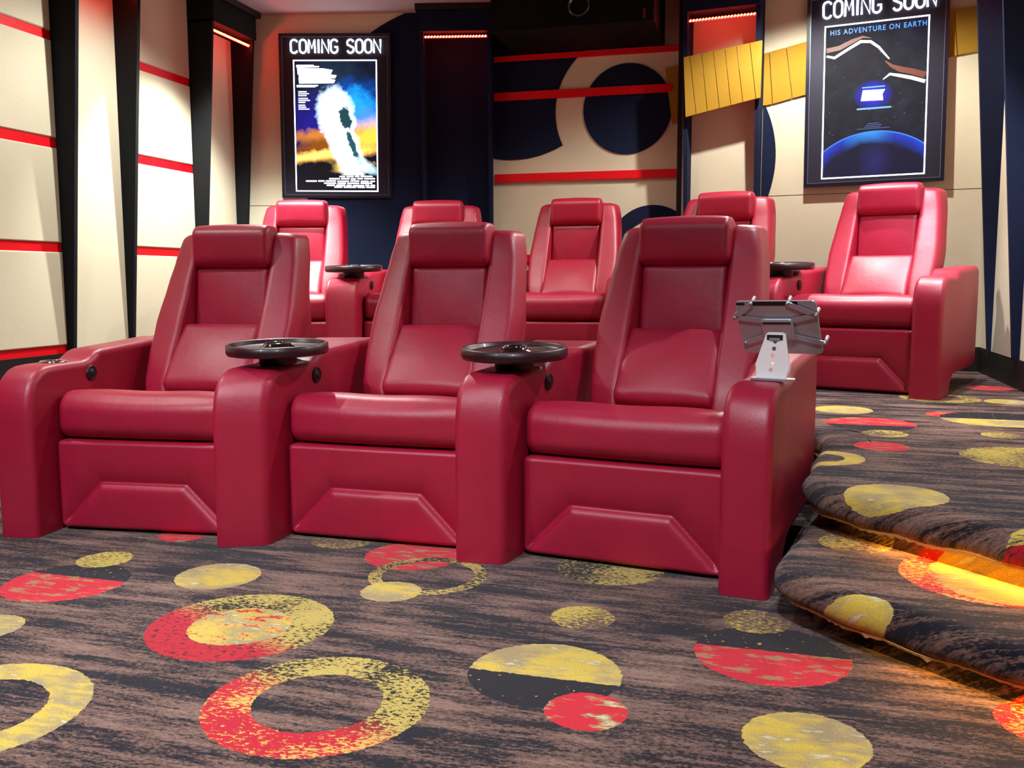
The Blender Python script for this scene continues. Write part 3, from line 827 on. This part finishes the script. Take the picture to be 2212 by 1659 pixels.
def make_chair():
    root = empty('recliner', (0, 0, 0))
    # base under the seat
    mb = MB(); mb.box((-.325, .07, .03), (.325, .93, .335)); mb.build('base', LEATHER, root)
    # seat cushion
    def dseat(p):
        x, y, z = p.x, p.y+.295, p.z+.418
        if z > .42:
            k_ = (z-.42)/.08
            z += k_*(.006-.135*max(0, y-.10))
            z += k_*(-.006*math.exp(-((y-.36)/.16)**2)+.010*math.exp(-((y-.10)/.07)**2)-.004*math.cos(x*16)*math.exp(-((y-.2)/.15)**2))
        if y < .08: y += .018*(1-((z-.34)/.18))*0 + .010*abs(x/.33)**3
        return (x, y, z)
    cushion('seat_cushion', (.672, .58, .156), (.020, .060, .052), (36, 36, 16), LEATHER, root, dseat, bulge=(0, .012, .006))
    # footrest panel with raised trapezoid pad
    lines = [((-.345, .0), (-.168, .182)), ((-.168, .182), (.168, .182)), ((.168, .182), (.345, .0))]
    def inside(x, z): return z < .182 and z < (.345-abs(x))*(.182/.177)
    def dfoot(p):
        x, z = p.x, p.z+.173; y = p.y+.045
        if p.y < 0:
            d = min(seg_dist(x, z, a, b) for a, b in lines)
            edge = max(0, min(1, (.334-abs(x))/.03))*max(0, min(1, (.336-z)/.02))
            if inside(x, z): y += .026*math.exp(-d/.009)*edge
            else: y += .026*math.exp(-d/.045)*edge
        return (x, y, z)
    cushion('footrest', (.668, .085, .326), (.020, .020, .016), (110, 6, 80), LEATHER, root, dfoot, bulge=(0, .004, 0))
    b = make_backrest(root)
    # lumbar pillow
    ang = math.atan2(.205, .245)
    def dl(p):
        l, t = p.z, p.y
        ca, sa = math.cos(ang), math.sin(ang)
        return (p.x*(1.0 if l < .05 else 1-.03*(l-.05)/.1), .505+.103+l*sa+t*ca-.0, .46+.125+l*ca-t*sa)
    cushion('lumbar_pad', (.372, .10, .330), (.014, .030, .034), (24, 8, 24), LEATHER, root, dl, bulge=(0, .016, 0))
    # upper back panel
    def du(p):
        z = p.z+.838; t = z-.70
        return (p.x, p.y+.772+t*.14, z)
    cushion('upper_panel', (.330, .075, .262), (.012, .016, .016), (24, 5, 24), LEATHER, root, du, bulge=(0, .008, 0))
    # headrest
    def dh(p):
        z = p.z+1.058; x = p.x
        y = p.y+.815+.004*math.cos(x*9)
        return (x, y, z+.004*(1-(x/.17)**2)*(1 if p.z > 0 else 0))
    cushion('headrest', (.356, .150, .182), (.018, .055, .046), (30, 14, 18), LEATHER, root, dh, bulge=(.0, .006, .003))
    return root

def make_arm(L0, Ldir, R0, Rdir, parent, invM, flip=False):
    """armrest between a left side line and a right side line (world xy points at the arm's front, unit directions going back)"""
    prof = [(0, -.04), (.0, .12), (.0, .30), (.0, .42), (.003, .47), (.012, .515), (.028, .555), (.052, .580), (.082, .600), (.115, .609), (.16, .611), (.24, .611), (.33, .611), (.365, .616), (.39, .628), (.415, .641), (.45, .648),
            (.55, .652), (.75, .660), (.93, .668), (.965, .660), (.985, .63), (.99, .5), (.99, .12), (.97, .10), (.85, .098), (.40, .098), (.33, .088), (.28, .055), (.245, .0), (.235, -.04)]
    prof = prof[::-1]  # orientation
    area = sum(prof[i-1][0]*prof[i][1]-prof[i][0]*prof[i-1][1] for i in range(len(prof)))
    if area < 0: prof = prof[::-1]
    r = .026; layers = []
    for q in range(5):
        a = PI/2*q/4; layers.append((r*(1-math.sin(a)), r*(1-math.cos(a)), 0))
    for q in range(5):
        a = PI/2*(1-q/4); layers.append((r*(1-math.sin(a)), r*(1-math.cos(a)), 1))
    V = []; n = len(prof)
    for ins, lat, side in layers:
        pf = offset_poly(prof, ins)
        for d, z in pf:
            A = Vector(L0)+Vector(Ldir)*d; B = Vector(R0)+Vector(Rdir)*d; w = (B-A); wl = w.length; w = w/wl
            P = A+w*lat if side == 0 else B-w*lat
            # slight crown across the top
            V.append(invM @ Vector((P.x, P.y, max(z, .001))))
    F = []
    for i in range(len(layers)-1):
        F += [(i*n+j, i*n+(j+1) % n, (i+1)*n+(j+1) % n, (i+1)*n+j) for j in range(n)]
    F = [f for f in F if not all(V[q].z < .0011 for q in f)]
    F.append(tuple(range(n))); F.append(tuple(range((len(layers)-1)*n, len(layers)*n)))
    o = link('armrest', V, F, LEATHER, parent, flat={len(F)-1, len(F)-2})
    mod = o.modifiers.new('edges', 'EDGE_SPLIT') if False else None
    return o

def arm_center(L0, Ld, R0, Rd, d):
    return (Vector(L0)+Vector(Ld)*d+Vector(R0)+Vector(Rd)*d)/2

proto = make_chair()
def copy_tree(o, parent=None):
    c = o.copy(); COL.objects.link(c); c.parent = parent
    for ch in o.children:
        copy_tree(ch, c)
    return c

front = [(-2.158, 2.874, 5.0), (-1.295, 2.968, -1.8), (-.430, 2.902, -9.7)]
back = [(-2.961, 5.314, 13.9), (-2.138, 5.600, 8.0), (-1.262, 5.684, .5), (-.40, 5.50, -10.5), (.424, 5.253, -20.1)]
FL = ['red leather recliner at the left end of the front row', 'middle red leather recliner of the front row between two tray tables', 'red leather recliner at the right end of the front row beside the steps']
BL = ['brightly lit red recliner at the left end of the back row under the left poster', 'red recliner of the back row mostly hidden behind the middle front seat',
      'dim red recliner in the centre of the back row facing the niche', 'red recliner of the back row below the yellow film strip', 'brightly lit red recliner at the right end of the back row under the planet poster']
placed = {}
def side(ch, s, off=.342):
    x, y, a = ch; a = R(a)
    u = Vector((math.cos(a), math.sin(a))); d = Vector((-math.sin(a), math.cos(a)))
    return Vector((x, y))+u*(s*off)-d*.12, d
def place_row(row, z, labels, group, first):
    roots = []
    for i, (x, y, a) in enumerate(row):
        o = proto if (first and i == 0) else copy_tree(proto)
        o.location = (x, y, z); o.rotation_euler = (0, 0, R(a)); tag(o, labels[i], 'recliner', group)
        roots.append(o)
    arms = []
    W = .148
    for i in range(-1, len(row)):
        if i == -1:
            B, bd = side(row[0], -1); a = R(row[0][2]); n = Vector((math.cos(a), math.sin(a))); A, ad = B-n*W, bd; own = roots[0]
        elif i == len(row)-1:
            A, ad = side(row[-1], 1); a = R(row[-1][2]); n = Vector((math.cos(a), math.sin(a)))
            B, bd = A+n*W, ad; own = roots[-1]
        else:
            A, ad = side(row[i], 1); B, bd = side(row[i+1], -1); own = roots[i]
        x, y, aa = row[max(i, 0)]
        M = Matrix.Translation((x, y, 0)) @ Matrix.Rotation(R(aa), 4, 'Z')
        make_arm(A, ad, B, bd, own, M.inverted())
        arms.append((A, ad, B, bd, own, M, z))
    return roots, arms
froots, farms = place_row(front, 0, FL, 'front row of red leather recliners', True)
# copies for the back row must not copy the front armrest: hide it from the prototype by making copies first
for ch in list(proto.children):
    pass
broots = []
def clean_copy():
    c = proto.copy(); COL.objects.link(c); c.parent = None
    for ch in proto.children:
        if ch.name.startswith('armrest'): continue
        q = ch.copy(); COL.objects.link(q); q.parent = c
    return c
_ct = copy_tree
def copy_tree(o, parent=None): return clean_copy()
broots, barms = place_row(back, RISER, BL, 'back row of red leather recliners', False)

# recline buttons on the inner side of the armrest left of each seat
def button(arm, d=.365, z=.560):
    A, ad, B, bd, own, M, zz = arm
    p = B+bd*d; n = Vector((bd.y, -bd.x)); n = n/n.length   # pointing right towards the seat
    mb = MB(); mb.lathe([(0, .010), (.014, .010), (.017, .006), (.022, .006), (.026, .009), (.029, .007), (.030, -.004)], 32)
    o = mb.build('recline_button', MATTBLACK, own, True)
    nn = Vector((n.x, n.y, 0)); up = Vector((0, 0, 1)); t = up.cross(nn)
    Mw = Matrix(((t.x, up.x, nn.x, p.x), (t.y, up.y, nn.y, p.y), (t.z, up.z, nn.z, z), (0, 0, 0, 1)))
    o.matrix_local = M.inverted() @ Mw
    return o
for a in farms[:3]: button(a)
for a in barms[:5]: button(a)
# cup holder on the first armrest
A, ad, B, bd, own, M, zz = farms[0]
p = arm_center(A, ad, B, bd, .25)
mb = MB(); mb.lathe([(.036, -.05), (.040, -.01), (.041, .004), (.046, .006), (.050, .003), (.050, -.002)], 40); mb.lathe([(0, -.049), (.036, -.05)], 40)
o = mb.build('cup_holder', CHROME, own, True); o.matrix_local = M.inverted() @ Matrix.Translation((p.x, p.y, .611))

# tray tables
def make_tray():
    root = empty('tray_table', (0, 0, 0))
    mb = MB(); mb.lathe([(0, .052), (.160, .050), (.165, .053), (.168, .062), (.174, .066), (.181, .062), (.182, .038), (.178, .028), (.16, .026), (0, .026)], 72, (0, 0, .011))
    mb.build('tray_top', WOODTRAY, root, True)
    mb = MB(); mb.lathe([(0, .001), (.065, .001), (.067, .003), (.067, .040)], 40); mb.build('post', MATTBLACK, root, True)
    mb = MB(); mb.lathe([(0, .0535), (.030, .0535), (.034, .058), (.036, .066), (.042, .069), (.048, .064), (.052, .056), (.062, .0535), (.064, .050)], 40, (0, 0, .010))
    h = mb.build('centre_hub', GLOSSBLACK, root, True)
    return root
tray = make_tray()
def copy_children(o):
    c = o.copy(); COL.objects.link(c)
    for ch in o.children: q = ch.copy(); COL.objects.link(q); q.parent = c
    return c
trays = [(farms[1], 'dark round tray table on the armrest between left and middle front seats'), (farms[2], 'dark round tray table on the armrest between middle and right front seats'),
         (barms[1], 'dark round tray table between the two left seats of the back row'), (barms[4], 'dark round tray table left of the last back row seat')]
for i, (a, lab) in enumerate(trays):
    o = tray if i == 0 else copy_children(tray)
    p = arm_center(a[0], a[1], a[2], a[3], .245); o.location = (p.x+.032, p.y, .611+a[6])
    if i < 2: o.rotation_euler = (R(2.2), 0, 0); o.location.z += .003
    tag(o, lab, 'tray table', 'swivel tray tables on the armrests')

# ------------------------------------------------------------------ tablet and its holder on the right armrest
HP = Vector((.030, 2.93, .613)); hz = R(-18)
hold = empty('tablet_holder', HP, hz); tag(hold, 'white metal tablet bracket with round holes on the right front armrest', 'tablet holder')
# base plate
mb = MB(); mb.prism([(-.058, -.030, 0), (.045, -.030, 0), (.070, -.008, 0), (.060, .03, 0), (-.058, .03, 0), (-.066, 0, 0)], (0, 0, .006)); mb.build('base_plate', ALU, hold)
# perforated upright: quad strips around five holes
def plate_with_holes(pts, holes, hr, th):
    bm = bmesh.new()
    # outline and holes via triangle fill
    def loop(ps):
        vs = [bm.verts.new((x, 0, z)) for x, z in ps]
        return [bm.edges.new((vs[i], vs[(i+1) % len(vs)])) for i in range(len(vs))]
    es = loop(pts)
    for hx, hz_ in holes: es += loop([(hx+hr*math.cos(2*PI*i/20), hz_+hr*math.sin(2*PI*i/20)) for i in range(20)])
    bmesh.ops.triangle_fill(bm, use_beauty=True, use_dissolve=False, edges=es)
    me = bpy.data.meshes.new('plate'); bm.to_mesh(me); bm.free(); return me
me = plate_with_holes([(-.048, .004), (-.054, .046), (-.026, .138), (-.018, .144), (.026, .144), (.034, .138), (.050, .044), (.040, .004)],
                      [(-.006+.0022*i, .030+.0215*i) for i in range(5)], .0065, .004)
up = bpy.data.objects.new('upright_bracket', me); COL.objects.link(up); up.parent = hold; me.materials.append(WHITEPAINT)
sm = up.modifiers.new('thick', 'SOLIDIFY'); sm.thickness = .004; sm.offset = 0
up.rotation_euler = (R(-4), 0, 0)
mb = MB(); mb.box((-.022, -.0045, .121), (.026, -.0025, .136)); mb.build('slot_plate', MATTBLACK, up)
mb = MB(); mb.box((-.014, -.0055, .119), (.018, -.0035, .127)); mb.build('slot_cover', ALU, up)
# tilting head: plane frame of the tablet
tilt = R(30)
head = empty('grip_head', (0, 0, 0)); head.parent = hold; head.location = (.008, .022, .158); head.rotation_euler = (tilt, R(-1), 0)
def prongs():
    mb = MB()
    mb.box((-.046, -.016, -.034), (.050, -.004, .038))
    return mb
o = cushion('grip_plate', (.098, .014, .078), (.010, .006, .010), (12, 4, 12), ALU, head); o.location = (.002, -.012, 0)
mb = MB(); mb.box((-.040, -.021, .024), (.044, -.018, .030)); q = mb.build('grip_slot', MATTBLACK, head)
def bar(pts, w, z0):
    mb = MB()
    for a, b in zip(pts, pts[1:]):
        a, b = Vector(a), Vector(b); t_ = (b-a).normalized(); n_ = Vector((-t_.y, t_.x))*w/2
        mb.prism([(a.x+n_.x, z0, a.y+n_.y), (b.x+n_.x, z0, b.y+n_.y), (b.x-n_.x, z0, b.y-n_.y), (a.x-n_.x, z0, a.y-n_.y)], (0, .003, 0))
    return mb
for pts, tips in [([(-.035, .028), (-.128, .040), (-.070, .088)], [(-.128, .040), (-.070, .088)]),
                  ([(.040, .028), (.118, .048), (.040, .088)], [(.118, .048), (.040, .088)]),
                  ([(-.040, -.026), (-.108, -.052)], [(-.108, -.052)]),
                  ([(.042, -.026), (.132, -.050)], [(.132, -.050)])]:
    mb = bar(pts, .016, -.010); arm = mb.build('grip_arm', ALU, head)
    for tx, tz in tips:
        mb = MB(); mb.tube([(tx, -.012, tz), (tx, .030, tz)], .0055, 10); mb.build('prong', ALU, head, True)
bpy.context.view_layer.update()
tab = empty('tablet', (0, 0, 0), M=hold.matrix_world @ Matrix.Translation(head.location) @ head.rotation_euler.to_matrix().to_4x4())
tag(tab, 'silver backed tablet gripped by the metal holder on the right front armrest', 'tablet')
def rplate(name, w, h, y0, y1, r, mat, parent, cx=0, cz=0):
    pts = []
    for sx, sz, a0 in ((1, 1, 0), (-1, 1, 90), (-1, -1, 180), (1, -1, 270)):
        pts += [(cx+sx*(w/2-r)+r*math.cos(R(a0+15*i)), y0, cz+sz*(h/2-r)+r*math.sin(R(a0+15*i))) for i in range(7)]
    mb = MB(); mb.prism(pts, (0, y1-y0, 0)); return mb.build(name, mat, parent)
rplate('back_shell', .242, .186, -.002, .004, .013, TABBACK, tab)
rplate('screen', .240, .184, .0041, .0062, .012, GLOSSBLACK, tab)
mb = MB(); mb.box((-.075, -.0028, .078), (.068, -.0021, .0925)); mb.build('antenna_strip', MATTBLACK, tab)
mb = MB(); mb.box((-.118, -.0026, .080), (-.092, -.0021, .0885)); mb.build('speaker_slot', MATTBLACK, tab)

# ------------------------------------------------------------------ lights
def spot(name, loc, target, watts, color, angle, blend=.5, size=.05):
    l = bpy.data.lights.new(name, 'SPOT'); l.energy = watts; l.color = color; l.spot_size = R(angle); l.spot_blend = blend; l.shadow_soft_size = size
    o = bpy.data.objects.new(name, l); COL.objects.link(o); o.location = loc
    o.rotation_euler = (Vector(target)-Vector(loc)).to_track_quat('-Z', 'Y').to_euler(); return o
W = (1.0, .985, .93); CW = (.90, .92, 1.0); GW = (.95, 1.0, .93)
W = (1.0, .965, .88)
spot('downlight', (-3.22, 5.60, 2.86), (-3.45, 5.55, 0), 430, GW, 92, .6, .035)
spot('downlight', (-2.75, 5.00, 2.86), (-3.2, 4.6, 0), 170, GW, 140, .6, .035)
spot('downlight', (.20, 5.95, 2.86), (.35, 5.9, 0), 190, W, 150, .5, .03)
spot('downlight', (.80, 5.25, 2.86), (.8, 5.2, 0), 230, CW, 70, .6, .04)
spot('downlight', (-1.5, 5.35, 2.86), (-1.45, 5.9, 0), 44, W, 110, .6, .03)
spot('downlight', (-3.1, 2.6, 2.86), (-3.7, 3.2, 0), 90, GW, 130, .6, .04)
spot('downlight', (.75, 4.0, 2.86), (.8, 4.0, 0), 130, CW, 130, .5, .04)
spot('downlight', (-2.3, .2, 2.86), (-2.2, 2.1, 0), 400, CW, 74, 1.0, .12)
spot('downlight', (-.2, .1, 2.86), (-.4, 2.0, 0), 400, CW, 74, 1.0, .12)
spot('downlight', (-1.3, 1.6, 2.86), (-1.3, 1.7, 0), 70, CW, 130, .8, .12)
w = bpy.data.worlds.new('world'); bpy.context.scene.world = w; w.use_nodes = True
w.node_tree.nodes['Background'].inputs[0].default_value = (.02, .02, .025, 1)

sc = bpy.context.scene
sc.view_settings.view_transform = 'Standard'; sc.view_settings.look = 'None'; sc.view_settings.gamma = 1
sc.view_settings.use_curve_mapping = False; sc.view_settings.exposure = 0.0
sc.cycles.use_denoising = True
sc.cycles.max_bounces = 8; sc.cycles.diffuse_bounces = 4; sc.cycles.sample_clamp_indirect = 6
